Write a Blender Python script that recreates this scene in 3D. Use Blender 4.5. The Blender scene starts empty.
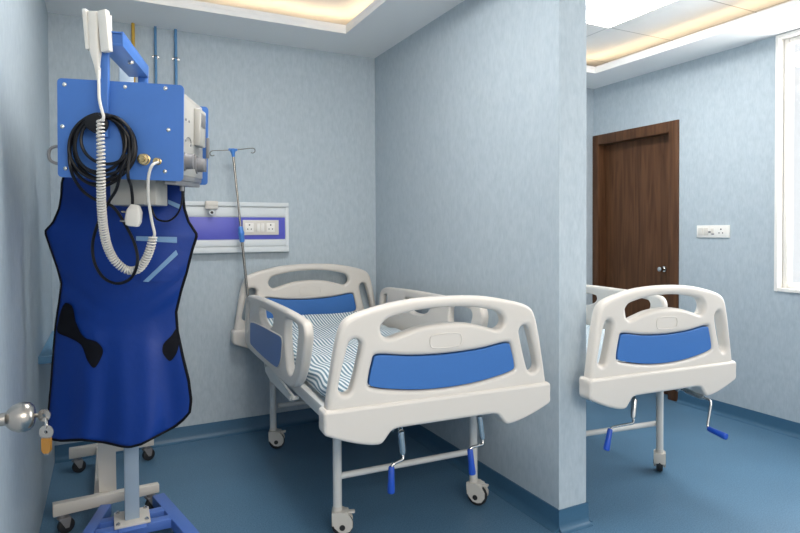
import bpy, bmesh, math, random
from mathutils import Vector, Matrix
random.seed(7)
PI = math.pi
C = bpy.context.scene.collection

# ------------------------------------------------------------------ camera
F_PX, YAW, PITCH, ROLL, CYS, CAM_H = 584.13, 26.7703, 1.0413, 0.2912, -25.27, 1.27
cam_d = bpy.data.cameras.new('camera'); cam = bpy.data.objects.new('camera', cam_d); C.objects.link(cam)
cam_d.sensor_width = 36; cam_d.lens = F_PX/800*36; cam_d.shift_y = CYS/800; cam_d.clip_start = 0.02
CM = (Matrix.Translation((0, 0, CAM_H)) @ Matrix.Rotation(math.radians(-YAW), 4, 'Z')
      @ Matrix.Rotation(math.radians(90-PITCH), 4, 'X') @ Matrix.Rotation(math.radians(-ROLL), 4, 'Z'))
cam.matrix_world = CM
bpy.context.scene.camera = cam

def ray(x, y):                      # measured sight line of a photograph pixel, depth 1 along the view axis
    v = Vector(((x-400)/F_PX, -(y-266.5-CYS)/F_PX, -1.0))
    return CM.to_3x3() @ v
def dep(x, y, d): return Vector((0, 0, CAM_H)) + ray(x, y)*d
def at(x, y, axis, val):
    r = ray(x, y); o = Vector((0, 0, CAM_H)); return o + r*((val-o[axis])/r[axis])

# ------------------------------------------------------------------ room dimensions
XL, YB, XP, XP2, YE, XR, H = -.2656, 3.7357, 1.6936, 1.8467, 1.8802, 3.748, 2.4722
YF = -.6
ZU = H + .14
PC = at(609, 29, 2, ZU-.01)          # far right corner of the panel light in the tile grid

# ------------------------------------------------------------------ materials
def node_mat(name):
    m = bpy.data.materials.new(name); m.use_nodes = True
    nt = m.node_tree; return m, nt, nt.nodes['Principled BSDF']
def mat(name, col, rough=.5, metal=0., noise=0., nscale=8., bump=0., bscale=200., coat=0., stretch=(1,1,1), sheen=0., spec=.5):
    m, nt, b = node_mat(name)
    b.inputs['Base Color'].default_value = (*col, 1); b.inputs['Roughness'].default_value = rough
    b.inputs['Metallic'].default_value = metal; b.inputs['Coat Weight'].default_value = coat
    b.inputs['Sheen Weight'].default_value = sheen; b.inputs['Specular IOR Level'].default_value = spec
    tc = nt.nodes.new('ShaderNodeTexCoord'); mp = nt.nodes.new('ShaderNodeMapping'); mp.inputs['Scale'].default_value = stretch
    nt.links.new(tc.outputs['Object'], mp.inputs['Vector'])
    if noise:
        n = nt.nodes.new('ShaderNodeTexNoise'); n.inputs['Scale'].default_value = nscale; n.inputs['Detail'].default_value = 6
        nt.links.new(mp.outputs[0], n.inputs['Vector'])
        mx = nt.nodes.new('ShaderNodeMix'); mx.data_type = 'RGBA'
        mx.inputs[6].default_value = (*[c*(1-noise) for c in col], 1); mx.inputs[7].default_value = (*[min(1, c*(1+noise)) for c in col], 1)
        nt.links.new(n.outputs['Fac'], mx.inputs[0]); nt.links.new(mx.outputs[2], b.inputs['Base Color'])
    if bump:
        n2 = nt.nodes.new('ShaderNodeTexNoise'); n2.inputs['Scale'].default_value = bscale; n2.inputs['Detail'].default_value = 4
        nt.links.new(mp.outputs[0], n2.inputs['Vector'])
        bp = nt.nodes.new('ShaderNodeBump'); bp.inputs['Strength'].default_value = bump; bp.inputs['Distance'].default_value = .004
        nt.links.new(n2.outputs['Fac'], bp.inputs['Height']); nt.links.new(bp.outputs[0], b.inputs['Normal'])
    return m

def wallpaper():
    m, nt, b = node_mat('wallpaper')
    tc = nt.nodes.new('ShaderNodeTexCoord')
    def noise(scale, st, detail=6):
        mp = nt.nodes.new('ShaderNodeMapping'); mp.inputs['Scale'].default_value = st
        n = nt.nodes.new('ShaderNodeTexNoise'); n.inputs['Scale'].default_value = scale; n.inputs['Detail'].default_value = detail
        nt.links.new(tc.outputs['Object'], mp.inputs[0]); nt.links.new(mp.outputs[0], n.inputs['Vector']); return n
    a = noise(38, (1, 1, .55), 8); f = noise(130, (1, 1, .22), 3)
    ad = nt.nodes.new('ShaderNodeMath'); ad.operation = 'ADD'
    nt.links.new(a.outputs['Fac'], ad.inputs[0]); nt.links.new(f.outputs['Fac'], ad.inputs[1])
    cr = nt.nodes.new('ShaderNodeValToRGB'); r = cr.color_ramp
    r.elements[0].position = .72; r.elements[0].color = (.392, .462, .516, 1)
    r.elements[1].position = 1.3; r.elements[1].color = (.462, .532, .582, 1)
    hf = nt.nodes.new('ShaderNodeMapRange'); hf.inputs[1].default_value = .72; hf.inputs[2].default_value = 1.28
    r.elements[0].position = 0; r.elements[1].position = 1
    nt.links.new(ad.outputs[0], hf.inputs[0]); nt.links.new(hf.outputs[0], cr.inputs[0])
    nt.links.new(cr.outputs[0], b.inputs['Base Color']); b.inputs['Roughness'].default_value = .55
    b.inputs['Specular IOR Level'].default_value = .3
    bp = nt.nodes.new('ShaderNodeBump'); bp.inputs['Strength'].default_value = .25; bp.inputs['Distance'].default_value = .0025
    nt.links.new(ad.outputs[0], bp.inputs['Height']); nt.links.new(bp.outputs[0], b.inputs['Normal'])
    return m
def vinyl():
    m, nt, b = node_mat('floor_vinyl')
    tc = nt.nodes.new('ShaderNodeTexCoord')
    n = nt.nodes.new('ShaderNodeTexNoise'); n.inputs['Scale'].default_value = 170; n.inputs['Detail'].default_value = 3
    n2 = nt.nodes.new('ShaderNodeTexNoise'); n2.inputs['Scale'].default_value = 3; n2.inputs['Detail'].default_value = 3
    nt.links.new(tc.outputs['Object'], n.inputs['Vector']); nt.links.new(tc.outputs['Object'], n2.inputs['Vector'])
    cr = nt.nodes.new('ShaderNodeValToRGB'); r = cr.color_ramp
    r.elements[0].position = .36; r.elements[0].color = (.062, .146, .238, 1)
    r.elements[1].position = .64; r.elements[1].color = (.112, .222, .338, 1)
    nt.links.new(n.outputs['Fac'], cr.inputs[0])
    mx = nt.nodes.new('ShaderNodeMix'); mx.data_type = 'RGBA'; mx.blend_type = 'OVERLAY'; mx.inputs[0].default_value = .15
    nt.links.new(cr.outputs[0], mx.inputs[6]); nt.links.new(n2.outputs['Fac'], mx.inputs[7])
    nt.links.new(mx.outputs[2], b.inputs['Base Color']); b.inputs['Roughness'].default_value = .42; b.inputs['Specular IOR Level'].default_value = .45
    return m
def wood():
    m, nt, b = node_mat('door_wood')
    tc = nt.nodes.new('ShaderNodeTexCoord'); mp = nt.nodes.new('ShaderNodeMapping'); mp.inputs['Scale'].default_value = (9, 9, .55)
    n = nt.nodes.new('ShaderNodeTexNoise'); n.inputs['Scale'].default_value = 2.6; n.inputs['Detail'].default_value = 9; n.inputs['Distortion'].default_value = 1.2
    nt.links.new(tc.outputs['Object'], mp.inputs[0]); nt.links.new(mp.outputs[0], n.inputs['Vector'])
    cr = nt.nodes.new('ShaderNodeValToRGB'); r = cr.color_ramp
    r.elements[0].position = .3; r.elements[0].color = (.058, .024, .010, 1)
    r.elements[1].position = .72; r.elements[1].color = (.128, .058, .026, 1)
    nt.links.new(n.outputs['Fac'], cr.inputs[0]); nt.links.new(cr.outputs[0], b.inputs['Base Color']); b.inputs['Roughness'].default_value = .5; b.inputs['Specular IOR Level'].default_value = .28
    return m
def striped_sheet():
    m, nt, b = node_mat('striped_sheet')
    uv = nt.nodes.new('ShaderNodeTexCoord'); sep = nt.nodes.new('ShaderNodeSeparateXYZ'); nt.links.new(uv.outputs['UV'], sep.inputs[0])
    n = nt.nodes.new('ShaderNodeTexNoise'); n.inputs['Scale'].default_value = 5; n.inputs['Detail'].default_value = 2
    nt.links.new(uv.outputs['Object'], n.inputs['Vector'])
    w = nt.nodes.new('ShaderNodeMath'); w.operation = 'MULTIPLY_ADD'; w.inputs[1].default_value = .010
    nt.links.new(n.outputs['Fac'], w.inputs[0]); nt.links.new(sep.outputs[0], w.inputs[2])
    s = nt.nodes.new('ShaderNodeMath'); s.operation = 'MULTIPLY'; s.inputs[1].default_value = 2*PI/.0185; nt.links.new(w.outputs[0], s.inputs[0])
    si = nt.nodes.new('ShaderNodeMath'); si.operation = 'SINE'; nt.links.new(s.outputs[0], si.inputs[0])
    mr = nt.nodes.new('ShaderNodeMapRange'); mr.inputs[1].default_value = -.25; mr.inputs[2].default_value = .25; nt.links.new(si.outputs[0], mr.inputs[0])
    mx = nt.nodes.new('ShaderNodeMix'); mx.data_type = 'RGBA'
    mx.inputs[6].default_value = (.78, .82, .84, 1); mx.inputs[7].default_value = (.150, .255, .325, 1)
    nt.links.new(mr.outputs[0], mx.inputs[0]); nt.links.new(mx.outputs[2], b.inputs['Base Color']); b.inputs['Roughness'].default_value = .85
    n3 = nt.nodes.new('ShaderNodeTexNoise'); n3.inputs['Scale'].default_value = 14; nt.links.new(uv.outputs['Object'], n3.inputs['Vector'])
    bp = nt.nodes.new('ShaderNodeBump'); bp.inputs['Strength'].default_value = .4; bp.inputs['Distance'].default_value = .02
    nt.links.new(n3.outputs['Fac'], bp.inputs['Height']); nt.links.new(bp.outputs[0], b.inputs['Normal'])
    return m
def tile_ceiling():
    m, nt, b = node_mat('ceiling_tiles')
    tc = nt.nodes.new('ShaderNodeTexCoord'); sep = nt.nodes.new('ShaderNodeSeparateXYZ'); nt.links.new(tc.outputs['Object'], sep.inputs[0])
    outs = []
    for ax, off in ((0, PC.x), (1, PC.y)):
        a = nt.nodes.new('ShaderNodeMath'); a.operation = 'SUBTRACT'; a.inputs[1].default_value = off-6-.004; nt.links.new(sep.outputs[ax], a.inputs[0])
        md = nt.nodes.new('ShaderNodeMath'); md.operation = 'MODULO'; md.inputs[1].default_value = .6; nt.links.new(a.outputs[0], md.inputs[0])
        lt = nt.nodes.new('ShaderNodeMath'); lt.operation = 'LESS_THAN'; lt.inputs[1].default_value = .008; nt.links.new(md.outputs[0], lt.inputs[0]); outs.append(lt)
    mxm = nt.nodes.new('ShaderNodeMath'); mxm.operation = 'MAXIMUM'; nt.links.new(outs[0].outputs[0], mxm.inputs[0]); nt.links.new(outs[1].outputs[0], mxm.inputs[1])
    mx = nt.nodes.new('ShaderNodeMix'); mx.data_type = 'RGBA'; mx.inputs[6].default_value = (.80, .80, .79, 1); mx.inputs[7].default_value = (.42, .43, .43, 1)
    nt.links.new(mxm.outputs[0], mx.inputs[0]); nt.links.new(mx.outputs[2], b.inputs['Base Color']); b.inputs['Roughness'].default_value = .8
    return m
def emit(name, col, s):
    m, nt, b = node_mat(name)
    b.inputs['Base Color'].default_value = (*col, 1); b.inputs['Emission Color'].default_value = (*col, 1); b.inputs['Emission Strength'].default_value = s
    return m
def glass():
    m, nt, b = node_mat('window_glass')
    t = nt.nodes.new('ShaderNodeBsdfTransparent'); g = nt.nodes.new('ShaderNodeBsdfGlossy'); g.inputs['Roughness'].default_value = .02
    mx = nt.nodes.new('ShaderNodeMixShader'); mx.inputs[0].default_value = .06
    nt.links.new(t.outputs[0], mx.inputs[1]); nt.links.new(g.outputs[0], mx.inputs[2]); nt.links.new(mx.outputs[0], nt.nodes['Material Output'].inputs['Surface'])
    return m

M = dict(
    wall=wallpaper(), floor=vinyl(), wood=wood(), sheet=striped_sheet(), tiles=tile_ceiling(), glass=glass(),
    skirt=mat('skirting_vinyl', (.045, .125, .215), .4, noise=.12, nscale=120),
    ceil=mat('ceiling_paint', (.88, .88, .875), .8, bump=.05, bscale=60),
    plastic=mat('bed_plastic', (.655, .615, .565), .38, noise=.015, nscale=5, coat=.1),
    bedblue=mat('bed_blue_panel', (.036, .150, .44), .42, noise=.05, nscale=150, bump=.03, bscale=300),
    enamel=mat('white_enamel', (.62, .62, .60), .35, noise=.02, nscale=12),
    offwhite=mat('offwhite_metal', (.60, .57, .52), .4, noise=.03, nscale=10),
    chrome=mat('chrome', (.66, .65, .63), .22, 1.0, noise=.05, nscale=20),
    steel=mat('brushed_steel', (.40, .375, .345), .27, 1.0, noise=.06, nscale=60, stretch=(1, 1, 12)),
    brass=mat('brass', (.50, .38, .20), .25, 1.0, noise=.1, nscale=60),
    grip=mat('crank_grip', (.012, .075, .46), .35, noise=.03, nscale=30),
    xblue=mat('xray_blue_paint', (.050, .160, .48), .42, noise=.04, nscale=40, bump=.04, bscale=500),
    xbase=mat('xray_base_paint', (.075, .165, .50), .38, noise=.03, nscale=25),
    xcol=mat('column_paint', (.34, .42, .51), .35, noise=.03, nscale=15),
    beige=mat('control_beige', (.43, .42, .39), .45, noise=.02, nscale=20),
    grey=mat('knob_grey', (.20, .20, .21), .4, noise=.05, nscale=30),
    black=mat('black_rubber', (.006, .006, .008), .38, noise=.15, nscale=40, spec=.3),
    wheel=mat('caster_rubber', (.018, .018, .020), .5, noise=.15, nscale=40),
    white=mat('white_plastic', (.66, .63, .58), .35, noise=.015, nscale=15),
    apron=mat('apron_vinyl', (.0028, .035, .235), .42, noise=.10, nscale=7, bump=.25, bscale=38, spec=.35),
    trim=mat('apron_binding', (.003, .0035, .007), .75, noise=.2, nscale=90, spec=.2),
    tape=mat('reflective_tape', (.16, .30, .50), .5, noise=.1, nscale=120),
    rail=mat('trunking_white', (.66, .70, .72), .4, noise=.01, nscale=10),
    violet=mat('trunking_blue', (.095, .105, .52), .4, noise=.03, nscale=25),
    yellow=mat('pipe_yellow', (.55, .33, .035), .45, noise=.05, nscale=30),
    pipeblue=mat('pipe_blue', (.09, .25, .47), .45, noise=.05, nscale=30),
    shelf=mat('shelf_blue', (.14, .32, .50), .4, noise=.05, nscale=12),
    amber=mat('amber_plastic', (.30, .14, .018), .3, noise=.1, nscale=60),
    upvc=mat('window_upvc', (.82, .80, .76), .35, noise=.01, nscale=8),
    leaf=mat('entrance_door_paint', (.62, .66, .70), .45, noise=.03, nscale=6),
    ivblue=mat('iv_clip_blue', (.06, .22, .62), .35, noise=.04, nscale=60),
    dark=mat('dark_hole', (.01, .01, .012), .6, noise=.1, nscale=50),
    lamp=emit('ceiling_lamp_diffuser', (1.0, .98, .95), 13.5),
    led=emit('cove_strip', (1.0, .76, .49), 5.0),
)

# ------------------------------------------------------------------ mesh helpers
WM = {}                                              # world matrix of every Empty root
def obj(name, bm, material, parent=None, local=False, smooth=True, angle=38, wn=False):
    """link one bmesh as ONE object; vertices given in world space unless local"""
    me = bpy.data.meshes.new(name)
    if parent is not None and not local:
        root = parent
        while root.parent is not None: root = root.parent
        if root in WM: bmesh.ops.transform(bm, matrix=WM[root].inverted(), verts=bm.verts)
    bmesh.ops.recalc_face_normals(bm, faces=bm.faces)
    bm.to_mesh(me); bm.free()
    for mm in (material if isinstance(material, (list, tuple)) else [material]): me.materials.append(mm)
    o = bpy.data.objects.new(name, me); C.objects.link(o)
    if parent is not None: o.parent = parent
    if smooth:
        for p in me.polygons: p.use_smooth = True
        me.set_sharp_from_angle(angle=math.radians(angle))
    if wn:
        w_ = o.modifiers.new('weighted_normal', 'WEIGHTED_NORMAL'); w_.weight = 100; w_.keep_sharp = True
    return o
def thing(name, label, cat, loc=(0, 0, 0), rotz=0., group=None):
    o = bpy.data.objects.new(name, None); C.objects.link(o); o.empty_display_size = .1
    o.location = loc; o.rotation_euler = (0, 0, rotz)
    WM[o] = Matrix.Translation(loc) @ Matrix.Rotation(rotz, 4, 'Z')
    o['label'] = label; o['category'] = cat
    if group: o['group'] = group
    return o
def tag(o, label, cat, group=None):
    o['label'] = label; o['category'] = cat
    if group: o['group'] = group
    return o
def struct(name, bm, m, parent=None, smooth=False):
    o = obj(name, bm, m, parent, smooth=smooth)
    if parent is None: o['kind'] = 'structure'
    return o
def B(): return bmesh.new()
def box(bm, lo, hi, bev=0., mx=None, seg=2, mi=0):
    lo = Vector(lo); hi = Vector(hi)
    r = bmesh.ops.create_cube(bm, size=1.0); vs = r['verts']
    for v in vs: v.co = Vector(((lo[i]+hi[i])/2 + v.co[i]*(hi[i]-lo[i]) for i in range(3)))
    fs = set(f for v in vs for f in v.link_faces)
    if bev:
        es = list(set(e for v in vs for e in v.link_edges))
        g = bmesh.ops.bevel(bm, geom=es, offset=bev, segments=seg, profile=.5, affect='EDGES', clamp_overlap=True)
        vs = list(set(v for f in g['faces'] for v in f.verts) | set(v for v in vs if v.is_valid)); fs = set(f for v in vs for f in v.link_faces)
    for f in fs: f.material_index = mi
    if mx is not None: bmesh.ops.transform(bm, matrix=mx, verts=vs)
    return vs
def frame(d):
    d = d.normalized(); a = Vector((0, 0, 1)) if abs(d.z) < .9 else Vector((1, 0, 0))
    x = a.cross(d).normalized(); return x, d.cross(x)
def lathe(bm, p, d, prof, n=20, mi=0):
    """revolve [(along, radius)] about the axis from p along d"""
    p = Vector(p); d = Vector(d).normalized(); x, y = frame(d); rings = []
    for (t, r) in prof:
        rings.append([bm.verts.new(p+d*t+(x*math.cos(2*PI*k/n)+y*math.sin(2*PI*k/n))*max(r, 1e-5)) for k in range(n)])
    for a, b in zip(rings, rings[1:]):
        for k in range(n): bm.faces.new((a[k], a[(k+1) % n], b[(k+1) % n], b[k])).material_index = mi
    bm.faces.new(rings[0][::-1]).material_index = mi; bm.faces.new(rings[-1]).material_index = mi
def cyl(bm, a, b, r, r2=None, n=16, mi=0, bev=0.):
    a = Vector(a); b = Vector(b); L = (b-a).length; r2 = r if r2 is None else r2
    if bev: lathe(bm, a, b-a, [(0, r-bev), (bev, r), (L-bev, r2), (L, r2-bev)], n, mi)
    else: lathe(bm, a, b-a, [(0, r), (L, r2)], n, mi)
def smooth_path(pts, n=8, closed=False):
    pts = [Vector(p) for p in pts]; out = []; N = len(pts)
    for i in range(N if closed else N-1):
        if closed: p0, p1, p2, p3 = pts[i-1], pts[i], pts[(i+1) % N], pts[(i+2) % N]
        else: p0, p1, p2, p3 = pts[max(i-1, 0)], pts[i], pts[i+1], pts[min(i+2, N-1)]
        if (p1-p2).length < 1e-7: out.append(p1.copy()); continue
        d0, d1, d2 = (p1-p0).length**.5, (p2-p1).length**.5, (p3-p2).length**.5
        m1 = (p2-p1) if d0 < 1e-4 else ((p1-p0)/d0-(p2-p0)/(d0+d1)+(p2-p1)/d1)*d1
        m2 = (p2-p1) if d2 < 1e-4 else ((p2-p1)/d1-(p3-p1)/(d1+d2)+(p3-p2)/d2)*d1
        for k in range(n):
            t = k/n
            out.append(p1*(2*t**3-3*t*t+1)+m1*(t**3-2*t*t+t)+p2*(3*t*t-2*t**3)+m2*(t**3-t*t))
    if not closed: out.append(pts[-1].copy())
    return out
def transport(pts):
    fr = []; t0 = (pts[1]-pts[0]).normalized(); x, y = frame(t0)
    for i, p in enumerate(pts):
        t = (pts[min(i+1, len(pts)-1)]-pts[max(i-1, 0)]).normalized()
        x = (x-t*x.dot(t)).normalized(); fr.append((p, t, x, t.cross(x)))
    return fr
def tube(bm, pts, r, n=8, closed=False, mi=0):
    fr = transport(pts); rings = []
    for i, (p, t, x, y) in enumerate(fr):
        rr = r(i/(len(fr)-1)) if callable(r) else r
        rings.append([bm.verts.new(p+(x*math.cos(2*PI*k/n)+y*math.sin(2*PI*k/n))*rr) for k in range(n)])
    for a, b in zip(rings, rings[1:]):
        for k in range(n): bm.faces.new((a[k], a[(k+1) % n], b[(k+1) % n], b[k])).material_index = mi
    if closed:
        a, b = rings[-1], rings[0]
        for k in range(n): bm.faces.new((a[k], a[(k+1) % n], b[(k+1) % n], b[k])).material_index = mi
    else:
        bm.faces.new(rings[0][::-1]).material_index = mi; bm.faces.new(rings[-1]).material_index = mi
def helix(pts, R, pitch, seg=12):
    """points of a coil wound round a path"""
    L = [0.]
    for a, b in zip(pts, pts[1:]): L.append(L[-1]+(b-a).length)
    fr = transport(pts); tot = L[-1]; out = []; j = 0; s = 0.; i = -1; n = 1
    while s < tot:
        i += 1; s = min(tot, s+(pitch(s/tot) if callable(pitch) else pitch)/seg)
        while j < len(L)-2 and L[j+1] < s: j += 1
        f = (s-L[j])/max(L[j+1]-L[j], 1e-9)
        p = fr[j][0].lerp(fr[j+1][0], f); x = fr[j][2].lerp(fr[j+1][2], f).normalized(); y = fr[j][3].lerp(fr[j+1][3], f).normalized()
        a = 2*PI*i/seg; RR = R(s/tot) if callable(R) else R
        out.append(p+(x*math.cos(a)+y*math.sin(a))*RR)
    return out
def prism(bm, poly, p0, ex, ey, ez, depth, mi=0):
    """extrude a 2-D polygon (ex, ey axes at p0) by depth along ez"""
    p0 = Vector(p0); ex = Vector(ex); ey = Vector(ey); ez = Vector(ez)
    a = [bm.verts.new(p0+ex*x+ey*y) for x, y in poly]; b = [bm.verts.new(p0+ex*x+ey*y+ez*depth) for x, y in poly]
    n = len(a); bm.faces.new(a[::-1]).material_index = mi; bm.faces.new(b).material_index = mi
    for k in range(n): bm.faces.new((a[k], a[(k+1) % n], b[(k+1) % n], b[k])).material_index = mi
def moulded(outlines, thick, bev, n=6, res=3):
    """rounded moulding with real holes: first outline is the rim, the others holes. Lies in XZ, thickness along Y; bmesh"""
    cu = bpy.data.curves.new('t', 'CURVE'); cu.dimensions = '2D'; cu.fill_mode = 'BOTH'
    cu.extrude = thick/2-bev; cu.bevel_depth = bev; cu.bevel_resolution = res; cu.offset = -bev
    for ol in outlines:
        pts = smooth_path([(x, z, 0) for x, z in ol], n, True)
        q = [pts[0]]
        for p in pts[1:]:
            if (p-q[-1]).length > 1e-5: q.append(p)
        if sum(p.x*r_.y-r_.x*p.y for p, r_ in zip(q, q[1:]+q[:1])) > 0: q.reverse()
        sp = cu.splines.new('POLY'); sp.points.add(len(q)-1); sp.use_cyclic_u = True
        for s, p in zip(sp.points, q): s.co = (p.x, p.y, 0, 1)
    o = bpy.data.objects.new('t', cu); C.objects.link(o)
    dg = bpy.context.evaluated_depsgraph_get(); me = bpy.data.meshes.new_from_object(o.evaluated_get(dg))
    bm = bmesh.new(); bm.from_mesh(me)
    bpy.data.objects.remove(o); bpy.data.curves.remove(cu); bpy.data.meshes.remove(me)
    bmesh.ops.remove_doubles(bm, verts=bm.verts, dist=1e-5)
    for v in bm.verts: v.co = Vector((v.co.x, -v.co.z, v.co.y))
    return bm
def mirror(half):                                    # closed outline from its right half, listed top to bottom
    return half + [(-x, z) for x, z in reversed(half) if abs(x) > 1e-6]

# ================================================================== SETTING
bm = B(); box(bm, (XL-.15, YF, -.1), (XR+.15, YB+.15, 0)); struct('floor', bm, M['floor'])
bm = B(); box(bm, (XL-.15, YF, 0), (XL, YB+.15, ZU+.1)); struct('wall_left', bm, M['wall'])
bm = B(); box(bm, (XL, YB, 0), (XR, YB+.15, ZU+.1)); struct('wall_back', bm, M['wall'])
bm = B(); box(bm, (XP, YE, 0), (XP2, YB, H+.02), .003); struct('wall_partition', bm, M['wall'])
# right wall with its door and window openings
DY0, DY1, DZ = 2.896, YB-.001, 2.07
WY0, WY1, WZ0, WZ1 = .55, 2.209, .879, H-.004
bm = B()
box(bm, (XR, YF, 0), (XR+.15, WY0, ZU+.1)); box(bm, (XR, WY0, 0), (XR+.15, WY1, WZ0)); box(bm, (XR, WY0, WZ1), (XR+.15, WY1, ZU+.1))
box(bm, (XR, WY1, 0), (XR+.15, DY0+.03, ZU+.1)); box(bm, (XR, DY0+.03, DZ-.03), (XR+.15, YB, ZU+.1))
struct('wall_right', bm, M['wall'])
# ceilings: a lowered border round a lit tray in each bay
def tray(name, x0, x1, y0, y1, ox0, ox1, oy0, oy1):
    bm = B(); t = .028
    for lo, hi in (((x0, y0), (ox0, y1)), ((ox1, y0), (x1, y1)), ((ox0, y0), (ox1, oy0)), ((ox0, oy1), (ox1, y1))):
        box(bm, (*lo, H), (*hi, H+t))
    ox0 += .002; oy0 += .002; ox1 -= .002; oy1 -= .002; w = .018                                         # the raised lip that hides the strip
    for lo, hi in (((ox0-w, oy0-w), (ox0, oy1+w)), ((ox1, oy0-w), (ox1+w, oy1+w)), ((ox0, oy0-w), (ox1, oy0)), ((ox0, oy1), (ox1, oy1+w))):
        box(bm, (lo[0]-.0, lo[1], H+t-.001), (*hi, H+.05))
    return struct(name, bm, M['ceil'])
LT = (.06, 1.325, .30, 3.345); RT = (2.20, 3.385, .30, 3.353)
tray('ceiling', XL, XP+.06, YF, YB, *LT)
tray('ceiling', XP+.06, XR, YF, YB, *RT)
bm = B(); box(bm, (XL, YF, ZU), (XP+.06, YB, ZU+.06)); struct('ceiling', bm, M['ceil'])
bm = B(); box(bm, (XP+.06, YF, ZU), (XR, YB, ZU+.06)); struct('ceiling', bm, M['tiles'])
bm = B(); box(bm, (XP+.055, YF, H+.03), (XP+.065, YB, ZU)); struct('ceiling', bm, M['ceil'])
def cove(T):
    x0, x1, y0, y1 = T; g = .075; w = .014; z = H+.030
    bm = B()
    for lo, hi in (((x0-g-w, y0-g), (x0-g, y1+g)), ((x1+g, y0-g), (x1+g+w, y1+g)), ((x0-g, y1+g), (x1+g, y1+g+w)), ((x0-g, y0-g-w), (x1+g, y0-g))):
        box(bm, (*lo, z), (*hi, z+.008))
    return struct('trim_cove_lighting', bm, M['led'])
cove(LT); cove(RT)
# coved vinyl skirting
def skirt(name, a, b, nrm):
    """skirting along the wall line a-b, nrm points into the room"""
    a = Vector((*a, 0)); b = Vector((*b, 0)); n = Vector((*nrm, 0)); d = (b-a)
    prof = [(0, .0895), (.006, .0895), (.007, .03), (.011, .014), (.02, .005), (.034, .0012), (.034, 0), (0, 0)]
    bm = B(); A = [bm.verts.new(a+n*x+Vector((0, 0, z))) for x, z in prof]; Bv = [bm.verts.new(b+n*x+Vector((0, 0, z))) for x, z in prof]
    k = len(prof); bm.faces.new(A); bm.faces.new(Bv[::-1])
    for i in range(k): bm.faces.new((A[i], A[(i+1) % k], Bv[(i+1) % k], Bv[i]))
    o = obj(name, bm, M['skirt']); o['kind'] = 'structure'; return o
skirt('baseboard_back', (XL, YB), (XP, YB), (0, -1)); skirt('baseboard_back', (XP2, YB), (XR, YB), (0, -1))
skirt('baseboard_partition', (XP, YE-.006), (XP, YB), (-1, 0)); skirt('baseboard_partition', (XP-.006, YE), (XP2+.006, YE), (0, -1)); skirt('baseboard_partition', (XP2, YE-.006), (XP2, YB), (1, 0))
skirt('baseboard_right', (XR, YF), (XR, DY0), (-1, 0))

# wooden door in the right wall, on the far bay
bm = B(); box(bm, (XR+.075, DY0+.08, .005), (XR+.115, DY1-.06, DZ-.08), .002); d1 = struct('door_1', bm, M['wood'])
bm = B(); fx0, fx1 = XR-.014, XR+.13
box(bm, (fx0, DY0, 0), (fx1, DY0+.082, DZ), .004); box(bm, (fx0, DY1-.062, 0), (fx1, DY1, DZ), .004); box(bm, (fx0, DY0+.08, DZ-.082), (fx1, DY1-.06, DZ), .004)
obj('door_frame', bm, M['wood'], d1)
k = at(664.5, 269, 0, XR+.075); bm = B()
lathe(bm, (XR+.076, k.y, k.z), (-1, 0, 0), [(0, .022), (.006, .022), (.007, .012), (.028, .011), (.03, .018), (.045, .022), (.058, .018), (.061, .006)], 20)
obj('door_knob', bm, M['chrome'], d1)
# window
bm = B(); bw = .022
def ring(bm, x0, x1, y0, y1, z0, z1, w, bev=.003):
    box(bm, (x0, y0, z0), (x1, y0+w, z1), bev); box(bm, (x0, y1-w, z0), (x1, y1, z1), bev)
    box(bm, (x0, y0+w, z0), (x1, y1-w, z0+w), bev); box(bm, (x0, y0+w, z1-w), (x1, y1-w, z1), bev)
ring(bm, XR-.012, XR+.15, WY0, WY1, WZ0, WZ1, bw); w1 = struct('window_1', bm, M['upvc'])
bm = B(); ym = (WY0+WY1)/2
for y0, y1 in ((WY0+bw, ym+.02), (ym-.02, WY1-bw)): ring(bm, XR+.04, XR+.085, y0, y1, WZ0+bw, WZ1-bw, .030, .006)
obj('window_frame', bm, M['upvc'], w1)
for y0, y1 in ((WY0+bw+.03, ym-.01), (ym+.01, WY1-bw-.03)):
    bm = B(); box(bm, (XR+.06, y0-.005, WZ0+bw+.025), (XR+.064, y1+.005, WZ1-bw-.025)); obj('pane', bm, M['glass'], w1)
# entrance door, folded back along the left wall beside the camera
bm = B(); box(bm, (-.262, .42, .006), (-.222, 1.350, 2.08), .002); d2 = struct('door_2', bm, M['leaf'])
kc = at(22.5, 417, 0, -.150); bm = B()
lathe(bm, (-.223, kc.y, kc.z), (1, 0, 0), [(0, .030), (.004, .030), (.008, .024), (.010, .0125), (.045, .0125), (.049, .018), (.056, .0245), (.066, .0285), (.078, .0290), (.086, .0265), (.092, .020), (.094, .014), (.0945, .006)], 28)
obj('door_knob', bm, M['steel'], d2)
# keys hanging from that knob
ks = thing('key_set', 'two keys on a link with an amber tag hanging from the round steel door knob', 'keys', (-.128, kc.y, kc.z-.09))
vr = CM.to_3x3() @ Vector((1, 0, 0)); vu = Vector((0, 0, 1)); vn = vr.cross(vu).normalized()
def disc_ring(bm, c, ro, ri, t, n=24):
    a = []
    for r, s in ((ro, 1), (ri, 1), (ri, -1), (ro, -1)):
        a.append([bm.verts.new(c+(vr*math.cos(2*PI*k/n)+vu*math.sin(2*PI*k/n))*r+vn*s*t/2) for k in range(n)])
    for i in range(4):
        for k in range(n): bm.faces.new((a[i][k], a[i][(k+1) % n], a[(i+1) % 4][(k+1) % n], a[(i+1) % 4][k]))
tip = Vector((-.129, kc.y, kc.z))
k1 = dep(42, 417, (dep(21, 417, 1)-Vector((0, 0, CAM_H))).length and 1.0) if False else tip+vr*.016
bm = B(); disc_ring(bm, k1+vr*.002, .0125, .0035, .0025); cyl(bm, tip-vr*.004, k1-vr*.008, .0038, n=10); o = obj('key', bm, M['steel'], ks)
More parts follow.
